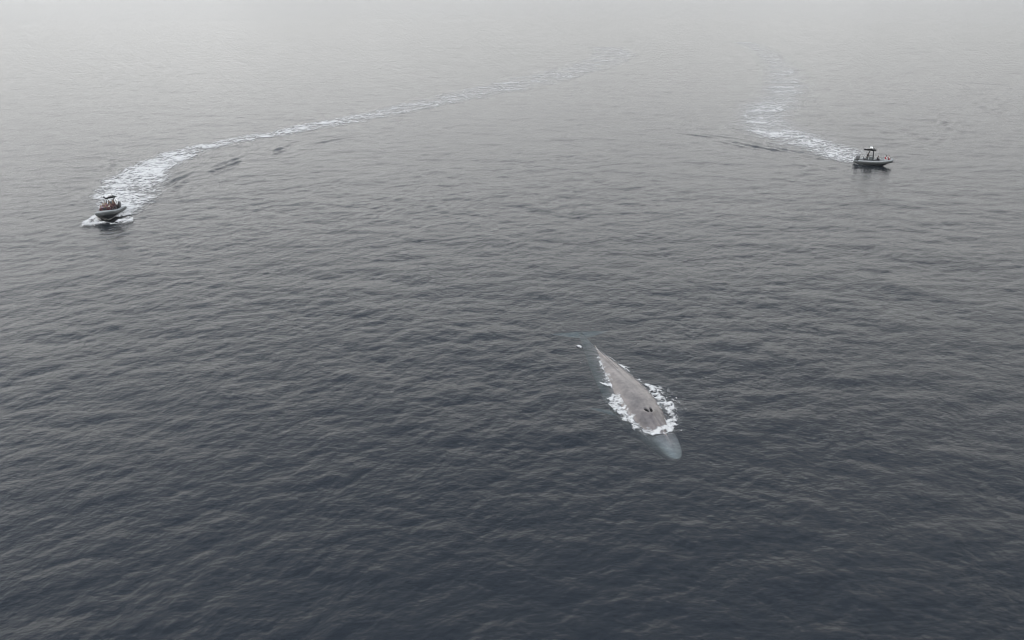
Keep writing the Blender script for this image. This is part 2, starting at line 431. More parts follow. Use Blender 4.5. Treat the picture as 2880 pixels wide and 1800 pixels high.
def left_wake(x, y):
    S, T, L = poly_st(x, y, L_WAKE)
    half = np.interp(S, [0, 4, 9, 22, 36, 55, 80, 120, 200], [2.4, 4.2, 5.8, 6.2, 5.2, 4.0, 4.2, 6.0, 11])
    dens = np.interp(S, [0, 6, 26, 36, 52, 75, 105, 150, 200], [1.3, 1.3, 1.22, 1.1, 0.94, 0.80, 0.66, 0.48, 0.32])
    e = np.abs(T + 3.4 * (fbm(x / 5, y / 5, 60, 3) - 0.5)) / half
    prof = 1 - sstep(0.35, 1.15, e)
    edge = np.exp(-((e - 0.82) / 0.18) ** 2)
    n = lace(x, y, 0.85, 71); big = fbm(x / 5, y / 3, 77, 3)
    cov = (dens * (0.80 + 0.3 * edge)) * prof + (n - 0.62) * 2.2 + (big - 0.5) * 1.0 - 0.10
    cov = np.where(prof > 0.02, cov, -1)
    cov = np.where(S > 0.97 * L, -1, cov)
    cov = np.maximum(cov, np.where(S < 0.97 * L, 0.56 * dens * prof * (0.3 + 1.3 * big), -1))
    cov = np.where(prof > 0.02, cov, -1)
    thick = np.clip(cov, 0, 1) * (0.05 + 0.13 * fbm(x / 0.7, y / 0.7, 80, 3)) * np.exp(-S / 60)
    # two sheets of spray thrown from the bow, in boat coordinates
    lx = (x - L_LOC[0]) * math.cos(L_HEAD) + (y - L_LOC[1]) * math.sin(L_HEAD); ly = -(x - L_LOC[0]) * math.sin(L_HEAD) + (y - L_LOC[1]) * math.cos(L_HEAD)
    for P in (L_BOW_A, L_BOW_B):
        sp = soft_poly(x, y, P, 0.55) + (fbm(x / 0.9, y / 0.9, 91, 4) - 0.5) * 2.0
        c2 = np.clip(sp, -1, 0.85) + (n - 0.60) * 1.8
        thick = np.maximum(thick, np.clip(c2, 0, 1) * (0.12 + 0.35 * fbm(x / 0.5, y / 0.5, 95, 3)))
        cov = np.maximum(cov, c2)
    thick = thick + 0.30 * np.exp(-((np.abs(ly) - 1.15) / 0.5) ** 2) * (cov > 0) * sstep(-4, 0, lx) * (1 - sstep(2.4, 3.4, lx))
    return cov, thick
L_BOW_A = GP([(304, 628), (290, 632), (262, 636), (226, 642), (222, 636), (238, 624), (258, 612), (272, 596), (280, 600), (284, 612), (292, 622)])
L_BOW_B = GP([(310, 632), (325, 634), (352, 631), (374, 626), (378, 618), (372, 608), (360, 609), (345, 616), (330, 622)])
foam_sheet('wake_foam', -92, -22, 95, 185, 0.17, left_wake, 'broad white churned wake curving away behind the crowded boat', 0.05)
_far = lambda x, y: left_wake(x, y)
def left_far(x, y):
    c, t = left_wake(x, y); return np.where((x > -22.2) | (y > 184.8), c, -1), t
foam_sheet('wake_foam', -60, 150, 120, 560, 0.42, left_far, 'faint far end of the long curved wake fading towards the horizon', 0.06)

def right_wake(x, y):
    S, T, L = poly_st(x, y, R_WAKE)
    half = np.interp(S, [0, 4, 10, 20, 30, 45, 60, 100, 160], [1.2, 2.6, 7.0, 10, 11, 10, 9, 9, 9])
    dens = np.interp(S, [0, 5, 9, 18, 40, 60, 80, 110, 170, 230], [0.25, 0.55, 0.72, 0.72, 0.74, 0.74, 0.66, 0.56, 0.48, 0.40])
    e = np.abs(T + 4.5 * (fbm(x / 9, y / 9, 160, 4) - 0.5)) / half
    prof = 1 - sstep(0.25, 1.15, e)
    n = lace(x, y, 0.9, 171); big = fbm(x / 7, y / 5, 177, 3)
    cov = dens * prof + (n - 0.62) * 2.0 + (big - 0.5) * 0.8 - 0.27
    cov = np.where(prof > 0.02, cov, -1)
    cov = np.where(S > 0.97 * L, -1, cov)
    cov = np.maximum(cov, np.where(S < 0.97 * L, 0.62 * dens * prof * (0.5 + 0.9 * big), -1))
    cov = np.where(prof > 0.02, cov, -1)
    thick = np.clip(cov, 0, 1) * (0.04 + 0.1 * fbm(x / 0.7, y / 0.7, 180, 3)) * np.exp(-S / 60)
    # thin white curl along the waterline towards the stern
    P = GP([(2394, 447), (2398, 457), (2420, 459), (2448, 461), (2430, 456), (2412, 451)])
    sp = soft_poly(x, y, P, 0.5) + (fbm(x / 0.8, y / 0.8, 191, 4) - 0.5) * 1.6 + 0.35
    cov = np.maximum(cov, sp + (n - 0.55) * 0.6)
    return cov, thick
foam_sheet('wake_foam', 40, 230, 128, 560, 0.26, right_wake, 'broken pale wake bending away behind the lone boat', 0.05, resy=0.36)

# ------------------------------------------------------------------ whale
WSP = spline(WHP, 10)
WD = np.concatenate([[0], np.cumsum(np.linalg.norm(np.diff(WSP[:, :2], axis=0), axis=1))])
WLEN = WD[-1]
print('whale length', WLEN)
def whale_axis(s):
    return np.stack([np.interp(s, WD, WSP[:, i]) for i in range(3)], -1)
WB = WLEN / 24.0
_a = np.array([0, 0.15, 0.5, 1.2, 2.4, 3.8, 5.4, 7.2, 9.2, 11.5, 14, 16.5, 19, 21, 22.6, 24.0]) * WB
HALF_W = np.array([0.04, 0.32, 0.56, 0.80, 1.06, 1.32, 1.60, 1.88, 2.05, 1.98, 1.62, 1.18, 0.74, 0.44, 0.30, 0.22])
UP_H = np.array([0.03, 0.16, 0.26, 0.40, 0.60, 0.82, 1.05, 1.32, 1.50, 1.58, 1.45, 1.20, 0.90, 0.62, 0.40, 0.16])
DN_H = np.array([0.03, 0.25, 0.50, 0.85, 1.30, 1.70, 2.0, 2.1, 2.0, 1.75, 1.35, 1.0, 0.70, 0.45, 0.30, 0.14])
def crown_p(m): return 0.9 + 0.6 * sstep(6.5, 12, m)
def build_whale():
    ns, na = 420, 160
    t = np.linspace(0, 1, ns) ** 1.25
    s = t * WLEN; s[0] = 0
    ax = whale_axis(s); ds = 0.2
    tg = whale_axis(np.minimum(s + ds, WLEN)) - whale_axis(np.maximum(s - ds, 0)); tg[:, 2] = 0
    tg /= np.linalg.norm(tg, axis=1)[:, None]
    sd = np.stack([-tg[:, 1], tg[:, 0], 0 * tg[:, 0]], 1)       # to the animal's one side
    hw = np.interp(s, _a, HALF_W); uh = np.interp(s, _a, UP_H); dh = np.interp(s, _a, DN_H)
    k = np.ones(9) / 9
    for q in (hw, uh, dh):
        q[5:-5] = np.convolve(q, k, 'same')[5:-5]
    th = np.linspace(0, 2 * math.pi, na, endpoint=False)
    c, sn = np.cos(th), np.sin(th)
    S, TH = np.meshgrid(s, th, indexing='ij')
    a = hw[:, None] * np.sign(c) * np.abs(c) ** 0.92
    z = np.where(sn > 0, uh[:, None] * np.abs(sn) ** crown_p(s / WB)[:, None], -dh[:, None] * np.abs(sn))
    xl = a / hw[:, None]                                       # -1..1 across
    top = np.clip(sn, 0, 1)
    m = S / WB; lat = a
    # rostral ridge, splash guard, blowholes, dorsal ridge and the small fin
    ridge = 0.10 * np.exp(-(lat / 0.10) ** 2) * sstep(0.5, 2.0, m) * (1 - sstep(4.2, 5.0, m))
    guard = 0.14 * np.exp(-((m - 4.75 - 0.9 * np.abs(lat)) / 0.22) ** 2) * np.exp(-(lat / 0.55) ** 2)
    mound = 0.12 * np.exp(-((m - 5.4) / 0.7) ** 2 - (lat / 0.55) ** 2)
    slit = np.exp(-((np.abs(lat) - 0.16 - 0.16 * (m - 5.15)) / 0.085) ** 2) * np.exp(-((m - 5.35) / 0.34) ** 4)
    dorsal = 0.13 * np.exp(-(lat / 0.13) ** 2) * sstep(11, 14.5, m) * (1 - sstep(21, 23, m))
    fin = 0.17 * np.exp(-(lat / 0.05) ** 2) * sstep(17.0, 18.2, m) * (1 - sstep(18.2, 18.45, m))
    spine = -0.03 * np.exp(-((np.abs(lat) - 0.22) / 0.12) ** 2) * sstep(7, 9, m) * (1 - sstep(17, 19, m))
    waver = 0.03 * (fbm(m * 1.4, lat * 1.4, 5, 3) - 0.5)
    z = z + top * (ridge + guard + mound - 0.16 * slit + dorsal + fin + spine + waver)
    zc = ax[:, 2] - uh
    P = ax[:, None, :] * 1.0
    V = np.empty((ns, na, 3))
    V[..., 0] = ax[:, None, 0] + sd[:, None, 0] * a
    V[..., 1] = ax[:, None, 1] + sd[:, None, 1] * a
    V[..., 2] = zc[:, None] + z
    # skin tone: mottling, a blue whale's darker marks, and some painted light and shade
    u = m; w = lat
    mot = fbm(u * 1.1, w * 1.1, 41, 5); fine = fbm(u * 4.5, w * 4.5, 44, 4)
    tone = 1.0 + 0.95 * (mot - 0.5) + 0.4 * (fine - 0.5) + 0.45 * (fbm(u * 0.5, w * 3.0, 61, 4) - 0.5)
    spots = sstep(0.60, 0.72, fbm(u * 2.6, w * 2.6, 48, 4)); tone -= 0.16 * spots * (m > 6)
    tone -= 0.36 * np.exp(-((np.abs(w) - 0.20 - 0.035 * (4.6 - m)) / 0.15) ** 2) * sstep(0.9, 2.4, m) * (1 - sstep(4.5, 4.9, m))   # V behind the ridge
    tone -= 0.13 * np.exp(-((np.abs(w) - 0.95) / 0.30) ** 2) * sstep(3.0, 3.8, m) * (1 - sstep(4.6, 5.8, m))
    tone -= 0.26 * np.exp(-((w - 0.42) / 0.45) ** 2 - ((m - 7.4) / 0.75) ** 2)
    tone -= 0.28 * np.exp(-((w + 0.15 - 0.06 * (m - 9)) / 0.11) ** 2) * sstep(7.6, 9.5, m) * (1 - sstep(17, 19, m))  # shadow line beside the dorsal ridge, painted into the tone
    tone -= 0.14 * (1 - sstep(4.5, 6.6, m)) * sstep(3.2, 4.2, m)
    tone += 1.35 * (1 - sstep(0.8, 3.4, m))  # submerged head painted paler to offset light lost in the water
    tone += 0.6 * sstep(0.72, 1.0, np.abs(xl)) + 0.45 * sstep(18, 20.5, m)  # paler flank mottling; flanks and tail stock also brightened against underwater light loss
    tone -= 1.3 * slit * top
    tone = np.clip(tone, 0.06, 2.4)
    f = grid_faces(ns, na, True)
    v = np.vstack([V.reshape(-1, 3), V[0].mean(0)[None], V[-1].mean(0)[None]])
    cp = np.arange(na); c2 = (cp + 1) % na; L0 = ns * na
    q1 = np.stack([c2, cp, np.full(na, L0), np.full(na, L0)], 1)[:, :3]
    bmv = v
    root = thing('whale', 'huge mottled grey whale surfacing, blowholes open and head just under water', 'whale', tuple(whale_axis(np.array([WLEN * .45]))[0][:2]) + (-1.5,))
    off = np.array(root.location)
    o = mesh_np('body', v - off, f, None, None, {'tone': np.concatenate([tone.ravel(), [1, 1]])})
    bm = bmesh.new(); bm.from_mesh(o.data); bm.verts.ensure_lookup_table()
    for i in range(na):
        bm.faces.new((bm.verts[i], bm.verts[(i + 1) % na], bm.verts[L0]))
        b0 = (ns - 1) * na; bm.faces.new((bm.verts[b0 + (i + 1) % na], bm.verts[b0 + i], bm.verts[L0 + 1]))
    bmesh.ops.recalc_face_normals(bm, faces=bm.faces)
    for fc in bm.faces: fc.smooth = True
    bm.to_mesh(o.data); bm.free()
    m_ = bpy.data.materials.new('whale_skin'); m_.use_nodes = True
    n, l = m_.node_tree.nodes, m_.node_tree.links; b = n['Principled BSDF']; b.inputs['Roughness'].default_value = 0.22
    at = n.new('ShaderNodeAttribute'); at.attribute_name = 'tone'
    tcn = n.new('ShaderNodeTexCoord'); q = n.new('ShaderNodeTexNoise'); q.inputs['Scale'].default_value = 7; q.inputs['Detail'].default_value = 6; l.new(tcn.outputs['Object'], q.inputs['Vector'])
    r = n.new('ShaderNodeMapRange'); r.inputs[1].default_value = 0.3; r.inputs[2].default_value = 0.7; r.inputs[3].default_value = 0.93; r.inputs[4].default_value = 1.07; l.new(q.outputs[0], r.inputs[0])
    mu = n.new('ShaderNodeMath'); mu.operation = 'MULTIPLY'; l.new(at.outputs['Fac'], mu.inputs[0]); l.new(r.outputs[0], mu.inputs[1])
    sc = n.new('ShaderNodeVectorMath'); sc.operation = 'SCALE'; sc.inputs[0].default_value = 0.130, 0.112, 0.103; l.new(mu.outputs[0], sc.inputs['Scale']); l.new(sc.outputs[0], b.inputs['Base Color'])
    bp = n.new('ShaderNodeBump'); bp.inputs['Strength'].default_value = 0.35; bp.inputs['Distance'].default_value = 0.03; l.new(q.outputs[0], bp.inputs['Height']); l.new(bp.outputs[0], b.inputs['Normal'])
    o.data.materials.clear(); o.data.materials.append(m_); o.parent = root
    fin_m = mat('whale_fin_skin', (0.16, 0.16, 0.16), 0.5, var=0.12, scale=2)
    # flukes: two swept lobes with real thickness, and the flippers
    def blade(name, base, dirx, chord_dir, span, chord0, chord1, sweep, droop, thick):
        bm = bmesh.new(); n1, n2 = 16, 10; rows = []
        dirx = Vector(dirx).normalized(); cd = Vector(chord_dir).normalized(); up = Vector((0, 0, 1))
        for i in range(n1 + 1):
            t = i / n1
            ch = (chord0 * (1 - t) + chord1 * t) * (1 - t ** 6 * 0.85)
            org = Vector(base) + dirx * span * t + cd * (sweep * t ** 1.6) - up * droop * t * t
            ring = []
            for j in range(n2 * 2):
                a_ = j / (n2 * 2) * 2 * math.pi
                ring.append(bm.verts.new(org + cd * (0.5 * ch * math.cos(a_)) + up * (thick * (1 - 0.85 * t) * math.sin(a_) * (0.6 + 0.4 * -math.cos(a_)))))
            rows.append(ring)
        for A, B in zip(rows[:-1], rows[1:]):
            for j in range(len(A)): bm.faces.new((A[j], A[(j + 1) % len(A)], B[(j + 1) % len(A)], B[j]))
        bm.faces.new(rows[0][::-1]); bm.faces.new(rows[-1])
        ob = obj(name, bm, fin_m, root); ob.data.transform(Matrix.Translation(-root.location)); return ob
    dark = mat('blowhole_dark', (0.006, 0.006, 0.006), 0.7, spec=0.1)
    ib = int(np.argmin(abs(s - 5.35 * WB)))
    for sg, ln in ((1, 0.30), (-1, 0.24)):
        bm = bmesh.new(); bmesh.ops.create_uvsphere(bm, u_segments=16, v_segments=10, radius=1)
        T_ = Vector(tg[ib]); S_ = Vector(sd[ib]); ctr = Vector(ax[ib]) + S_ * (0.19 * sg) + Vector((0, 0, 0.06))
        for q in bm.verts:
            f_, l_, u_ = q.co.x * ln, q.co.y * 0.085 * (1.15 + 0.5 * q.co.x), q.co.z * 0.07
            q.co = ctr + T_ * f_ + S_ * (l_ + 0.16 * sg * f_ * 1.6) + Vector((0, 0, u_ - 0.05 * abs(q.co.x)))
        ob = obj('blowhole', bm, dark, root); ob.data.transform(Matrix.Translation(-root.location))
    back = Vector(tg[-1]); side = Vector(sd[-1]); tail = Vector((ax[-1][0], ax[-1][1], zc[-1]))
    for sg in (1, -1):
        blade('fluke', tail - back * 0.55, side * sg, back, 2.9 * WB, 1.7, 0.35, 1.0, 0.25, 0.13)
    i0 = int(np.argmin(abs(s - 8.2 * WB))); bt = Vector(tg[i0]); bs = Vector(sd[i0])
    for sg in (1, -1):
        blade('flipper', Vector((ax[i0][0], ax[i0][1], zc[i0] - 0.75)) + bs * sg * hw[i0] * 0.8, (bs * sg * 0.9 + bt * 0.75), bt, 2.6 * WB, 0.95, 0.3, 0.3, 0.35, 0.14)
    return root
build_whale()

def whale_st(x, y):
    S, T, L = poly_st(x, y, WSP[:, :2]); return S / WB, T
def whale_top(x, y):
    """height of the whale's back over a point (very low away from it)"""
    S, T, L = poly_st(x, y, WSP[:, :2])
    hw = np.interp(S, _a, HALF_W); uh = np.interp(S, _a, UP_H); zt = np.interp(S, WD, WSP[:, 2])
    q = np.clip(np.abs(T) / hw, 0, 1)
    z = zt - uh + uh * np.sqrt(1 - q * q) ** crown_p(S / WB)
    return np.where(np.abs(T) < hw, z, -3.0), S / WB, T, hw
def whale_foam(x, y):
    z, m, T, hw = whale_top(x, y)
    # emerged outline: half-width of the back at the waterline, by station
    uh = np.interp(m * WB, _a, UP_H); zt = np.interp(m * WB, WD, WSP[:, 2])
    q = np.clip((uh - zt) / uh, 0, 1); edge = hw * np.sqrt(np.clip(1 - q ** (2 / crown_p(m)), 0, 1)) * (zt > 0)
    d = np.abs(T) - edge                                     # outward from the waterline
    n = lace(x, y, 0.8, 271); w = fbm(x / 1.1, y / 1.1, 280, 4) - 0.5
    # width of the foam band on each side of the animal by station (T<0 and T>0)
    left = np.interp(m, [2.6, 3.2, 4.2, 6.0, 7.2, 8.0, 8.6, 9.6, 10.5, 12, 13.2, 14.5, 16, 18], [0.0, .80, .92, .90, 1.1, 1.25, 1.2, .75, .30, .28, .50, .16, .10, .0])
    right = np.interp(m, [2.6, 3.2, 4.5, 6.0, 7.0, 8.0, 9.0, 10, 11, 12, 13.5, 15, 16.5, 18.5], [0.0, .40, .65, .45, .85, 1.2, 0.8, .2, .5, .5, .22, .28, .12, .0])
    wid = np.where(T * SIDE > 0, left, right) * (0.6 + 0.75 * vnoise(m * 0.7, np.sign(T) * 3.0, 301))
    cov = np.where(wid > 0.015, np.minimum(0.85, (wid - np.abs(d - wid * 0.45) * 1.1 + w * 1.6 * (0.2 + wid)) / (0.28 + 0.55 * wid)), -1) + (n - 0.66) * 2.0
    cov = np.maximum(cov, np.where((wid > 0.12) & (d > 0), (0.5 + 0.9 * w) * np.exp(-(d / (0.3 + 1.0 * wid)) ** 2) * np.clip(wid, 0, 1) - 0.06, -1))
    cov = np.where(d < -0.28, -1, cov)
    # curl breaking across the snout where the head dips under
    front = np.exp(-((m - 3.15 - 0.12 * T * SIDE) / 0.22) ** 2) * (np.abs(T) < 1.15)
    cov = np.maximum(cov, front * 1.6 - 0.62 + w * 1.7 + (n - 0.6) * 1.2)
    # splash where the flipper side throws water
    cov = np.where((m < 2.2) | (m > 18.6), -1, cov)
    thick = np.clip(cov, 0, 1) * (0.03 + 0.16 * fbm(x / 0.45, y / 0.45, 290, 3)) * np.clip(wid * 1.1, 0.08, 1)
    thick = np.where(d < 0.08, np.maximum(thick, np.clip(z, 0, 1) + 0.03), thick)
    thick = np.where(front > 0.3, np.maximum(thick, np.clip(z, 0, 1) + 0.05), thick)
    P = GP([(1622, 968), (1634, 972), (1646, 976), (1640, 979), (1628, 976)])
    sp = soft_poly(x, y, P, 0.35) * 0.8 + w * 3.0 + (n - 0.6) * 1.2 + 0.1
    cov = np.where(sp > cov, sp, cov)
    return cov, thick
SIDE = 1
mid = whale_axis(np.array([WLEN * 0.5]))[0]
foam_sheet('foam', -17, 17, -9, 9, 0.055, whale_foam, 'white foam ringing the back of the surfacing whale', 0.03,
           ang=math.atan2(WHP[-1][1] - WHP[0][1], WHP[-1][0] - WHP[0][0]), org=(mid[0], mid[1]))

# ------------------------------------------------------------------ rigid inflatable boats
M_TUBE = mat('tube_fabric', (0.075, 0.082, 0.080), 0.55, var=0.12, scale=3)
M_STRIP = mat('skylit_tube_walkway', (0.42, 0.435, 0.43), 0.7, var=0.10, scale=5)  # pale fabric, with skylight on the tube tops mixed into the colour
M_HULL = mat('hull_gelcoat', (0.03, 0.035, 0.042), 0.3, var=0.1, scale=2)
M_STRIPE = mat('hull_stripe', (0.34, 0.35, 0.34), 0.4)
M_DECK = mat('deck', (0.20, 0.20, 0.195), 0.75, var=0.15, scale=5)
M_DARK = mat('dark_plastic', (0.028, 0.03, 0.032), 0.45, var=0.1)
M_BLACK = mat('black_canvas', (0.008, 0.008, 0.009), 0.9, spec=0.1)
M_GREY = mat('console_grey', (0.075, 0.085, 0.085), 0.45, var=0.1)
M_WHITE = mat('white_gelcoat', (0.8, 0.8, 0.78), 0.35)
M_METAL = mat('painted_tube_frame', (0.03, 0.032, 0.034), 0.35, 0.3)
M_COWL = mat('engine_cowling', (0.11, 0.11, 0.112), 0.35, var=0.1)
M_GLASS = mat('windscreen', (0.10, 0.11, 0.12), 0.08)
M_SEAT = mat('seat_vinyl', (0.06, 0.03, 0.032), 0.6, var=0.1)

def tube_path(n=60):
    """port stern -> bow -> starboard stern, broad blunt bow with rising sheer"""
    P = []
    L, B = 8.2, 1.12
    for i in range(n + 1):
        t = -1 + 2 * i / n; a = abs(t)
        if a > 0.42:
            q = (a - 0.42) / 0.58; x = 1.7 - q * 5.9; y = B - 0.10 * q ** 2
        else:
            q = a / 0.42 * math.pi / 2; x = 1.7 + 2.15 * max(math.cos(q), 0) ** 0.72; y = B * math.sin(q) ** 0.72
        z = 0.50 + 0.40 * max(0, (x + 0.8) / 4.6) ** 1.7
        P.append((x, math.copysign(y, t), z))
    return P
SC = Matrix.Diagonal((0.87, 0.96, 1.07, 1.0))
def make_boat(label, loc, heading, pitch, roll, second):
    root = thing('inflatable_boat', label, 'boat', (*loc, 0.0), (0, 0, 0))
    root.rotation_euler = (Matrix.Rotation(heading, 3, 'Z') @ Matrix.Rotation(-pitch, 3, 'Y') @ Matrix.Rotation(roll, 3, 'X')).to_euler()
    P = tube_path()
    r = [(0.31 + 0.03 * math.sin(math.pi * i / 60) ** 4) * (0.55 + 0.45 * min(1, min(i, 60 - i) / 4)) for i in range(61)]
    bm = bmesh.new(); tube(bm, P, r, 18); ob = obj('tube', bm, M_TUBE, root)
    # walkway strip on top of the tube, its pale colour partly painted skylight
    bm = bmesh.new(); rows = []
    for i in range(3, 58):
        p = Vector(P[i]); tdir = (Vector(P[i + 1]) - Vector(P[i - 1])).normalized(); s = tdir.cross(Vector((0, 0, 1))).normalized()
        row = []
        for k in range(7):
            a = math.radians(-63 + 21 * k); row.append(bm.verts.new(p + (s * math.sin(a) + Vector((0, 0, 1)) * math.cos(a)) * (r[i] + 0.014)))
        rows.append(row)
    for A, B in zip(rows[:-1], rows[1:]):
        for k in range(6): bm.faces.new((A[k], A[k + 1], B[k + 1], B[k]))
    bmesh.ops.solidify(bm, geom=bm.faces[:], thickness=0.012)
    obj('skylit_walkway_strip', bm, M_STRIP, ob)
    bm = bmesh.new()
    R = []
    for i in range(2, 59):
        p = Vector(P[i]); tdir = (Vector(P[i + 1]) - Vector(P[i - 1])).normalized(); s = tdir.cross(Vector((0, 0, 1))).normalized()
        if s.dot(Vector((p.x - 0.3, p.y * 3, 0))) < 0: s = -s
        R.append(p + s * (r[i] + 0.004) - Vector((0, 0, 0.04)))
    tube(bm, R, 0.04, 8); obj('rubbing_strake', bm, M_DARK, ob)
    # hull
    bm = bmesh.new(); rows = []
    for i in range(15):
        x = -3.1 + 6.6 * i / 14; q = max(0, (x - 0.6) / 2.9)
        w = 0.98 * (1 - q ** 2.2) + 0.02; ch = 0.10 + 0.55 * q ** 1.5; keel = -0.42 + 1.02 * q ** 2.3; topz = 0.42 + 0.42 * q ** 1.5
        rows.append([bm.verts.new(c) for c in ((x, -w * 1.02, topz), (x, -w, ch), (x, -w * 0.5, (ch + keel) / 2 - 0.03), (x, 0, keel), (x, w * 0.5, (ch + keel) / 2 - 0.03), (x, w, ch), (x, w * 1.02, topz))])
    for A, B in zip(rows[:-1], rows[1:]):
        for k in range(6): bm.faces.new((A[k], A[k + 1], B[k + 1], B[k]))
    bm.faces.new(rows[0]); bm.faces.new(rows[-1][::-1])
    hull = obj('hull', bm, M_HULL, root)
    bm = bmesh.new()
    for sg in (-1, 1):
        pts = []
        for i in range(9, 14):
            x = -3.1 + 6.6 * i / 14; q = max(0, (x - 0.6) / 2.9); w = 0.98 * (1 - q ** 2.2) + 0.02
            ch = 0.10 + 0.55 * q ** 1.5; topz = 0.42 + 0.42 * q ** 1.5
            pts.append((x, sg * (w * 1.01 + 0.012), (ch * 0.35 + topz * 0.65), ))
        tube(bm, pts, 0.035, 8)
    obj('stripe', bm, M_STRIPE, hull)
    bm = bmesh.new()
    D = [(x, y) for x, y, z in P if x < 3.3]
    vs_ = [bm.verts.new((x, y * 0.95, 0.46 + 0.34 * max(0, x / 3.8) ** 1.7)) for x, y, z in P[1:-1]]
    bm.faces.new(vs_); bmesh.ops.triangulate(bm, faces=bm.faces[:])
    obj('deck', bm, M_DECK, root, False)
    bm = bmesh.new(); box(bm, (0.12, 1.9, 0.62), (-3.05, 0, 0.36), bevel=0.03); obj('transom', bm, M_DARK, root)
    # outboards
    for y in (-0.42, 0.42):
        bm = bmesh.new(); box(bm, (0.78, 0.50, 0.78), (-3.42, y, 1.22), bevel=0.14); ob = obj('outboard', bm, M_COWL, root)
        bm = bmesh.new(); box(bm, (0.30, 0.20, 1.25), (-3.40, y, 0.28), bevel=0.05); box(bm, (0.5, 0.3, 0.1), (-3.4, y, 0.80), bevel=0.03)
        obj('leg', bm, M_DARK, ob)
        bm = bmesh.new(); box(bm, (0.12, 0.40, 0.03), (-3.66, y, -0.3)); box(bm, (0.05, 0.07, 0.36), (-3.68, y, -0.42), Vector((0, 0, 0)).rotation_difference(Vector((1, 0, 0))) if False else None)
        obj('propeller', bm, M_DARK, ob)
    cx = -0.95 if second else -1.75
    # console
    bm = bmesh.new(); box(bm, (0.85, 0.95, 0.92), (cx + 0.35, 0, 0.95), bevel=0.10); con = obj('console', bm, M_GREY, root)
    bm = bmesh.new(); box(bm, (0.03, 0.86, 0.55), (cx + 0.62, 0, 1.68), Matrix.Rotation(-0.35, 3, 'Y').to_quaternion(), 0.01); obj('windscreen', bm, M_GLASS, con)
    bm = bmesh.new(); box(bm, (0.34, 0.80, 0.05), (cx + 0.25, 0, 1.445), bevel=0.02); obj('dashboard', bm, M_STRIP, con)
    bm = bmesh.new(); ring = [(cx - 0.16 + 0.04 * math.sin(a), 0.17 * math.cos(a), 1.38 + 0.17 * math.sin(a)) for a in np.linspace(0, 2 * math.pi, 20, endpoint=False)]
    tube(bm, ring, 0.018, 6, closed=True); tube(bm, [(cx - 0.16, 0, 1.38), (cx - 0.02, 0, 1.33)], 0.02, 6); obj('steering_wheel', bm, M_DARK, con)
    # tower with canopy
    bm = bmesh.new()
    for y in (-0.62, 0.62):
        tube(bm, [(cx + 0.85, y, 0.5), (cx + 0.78, y * 0.98, 1.6), (cx + 0.55, y * 0.92, 2.62)], 0.06, 8)
        tube(bm, [(cx - 0.45, y, 0.5), (cx - 0.30, y * 0.98, 1.6), (cx - 0.15, y * 0.92, 2.62)], 0.06, 8)
        tube(bm, [(cx - 0.32, y * 0.98, 1.5), (cx + 0.80, y * 0.98, 1.5)], 0.022, 6)
        tube(bm, [(cx - 1.2, y * 0.95, 2.66), (cx + 1.0, y * 0.95, 2.62)], 0.035, 6)
    for x in (-0.15, 0.55, 1.0, -1.2): tube(bm, [(cx + x, -0.58, 2.64), (cx + x, 0.58, 2.64)], 0.024, 6)
    tube(bm, [(cx - 0.15, -0.30, 2.66), (cx - 0.15, -0.26, 2.98), (cx - 0.15, 0.26, 2.98), (cx - 0.15, 0.30, 2.66)], 0.028, 8)
    tw = obj('tower_frame', bm, M_METAL, root)
    bm = bmesh.new(); rows = []
    for i in range(13):
        x = cx - 1.45 + 2.7 * i / 12; row = []
        for j in range(9):
            yy = -0.78 + 1.56 * j / 8; e = (i / 12 - 0.5) * 2
            row.append(bm.verts.new((x, yy * (1 - 0.35 * abs(e) ** 3), 2.70 + 0.10 * (1 - (yy / 0.78) ** 2) - 0.05 * e * e)))
        rows.append(row)
    for A, B in zip(rows[:-1], rows[1:]):
        for k in range(8): bm.faces.new((A[k], A[k + 1], B[k + 1], B[k]))
    bmesh.ops.solidify(bm, geom=bm.faces[:], thickness=0.05)
    obj('canopy', bm, M_BLACK, tw)
    bm = bmesh.new(); lathe(bm, [(0.05, 0), (0.29, 0.0), (0.31, 0.05), (0.31, 0.17), (0.26, 0.25), (0.05, 0.27)], (cx + 0.05, 0, 3.0)); obj('radar_dome', bm, M_WHITE, tw)
    bm = bmesh.new(); tube(bm, [(cx + 0.05, 0, 2.75), (cx + 0.05, 0, 3.0)], 0.09, 10); obj('radar_mount', bm, M_DARK, tw)
    bm = bmesh.new(); tube(bm, [(cx + 0.5, 0.45, 2.7), (cx + 0.42, 0.47, 3.9), (cx + 0.30, 0.50, 5.1)], [0.02, 0.014, 0.007], 6); obj('antenna', bm, M_DARK, tw)
    bm = bmesh.new(); tube(bm, [(cx - 0.3, -0.4, 2.75), (cx - 0.55, -0.42, 3.35), (cx - 0.2, -0.4, 3.5)], 0.014, 6); obj('antenna', bm, M_DARK, tw)
    for y in (-0.72, 0.72):
        bm = bmesh.new(); lathe(bm, [(0.04, -0.07), (0.13, -0.05), (0.15, 0.05), (0.11, 0.08), (0.03, 0.08)], (cx + 0.75, y, 2.92), 16, Matrix.Rotation(math.pi / 2, 3, 'Y').to_quaternion())
        tube(bm, [(cx + 0.72, y, 2.92), (cx + 0.62, y * 0.8, 2.66)], 0.02, 6)
        obj('searchlight', bm, M_DARK, tw)
    # rear leaning post / bench
    bm = bmesh.new(); box(bm, (0.5, 0.95, 0.55), (cx - 0.95, 0, 0.78), bevel=0.06); box(bm, (0.12, 0.95, 0.40), (cx - 1.22, 0, 1.22), bevel=0.05)
    obj('helm_seat', bm, M_SEAT if not second else M_DARK, root)
    bm = bmesh.new(); box(bm, (0.7, 1.2, 0.35), (-2.62, 0, 0.66), bevel=0.05); obj('engine_well_cover', bm, M_DARK, root)
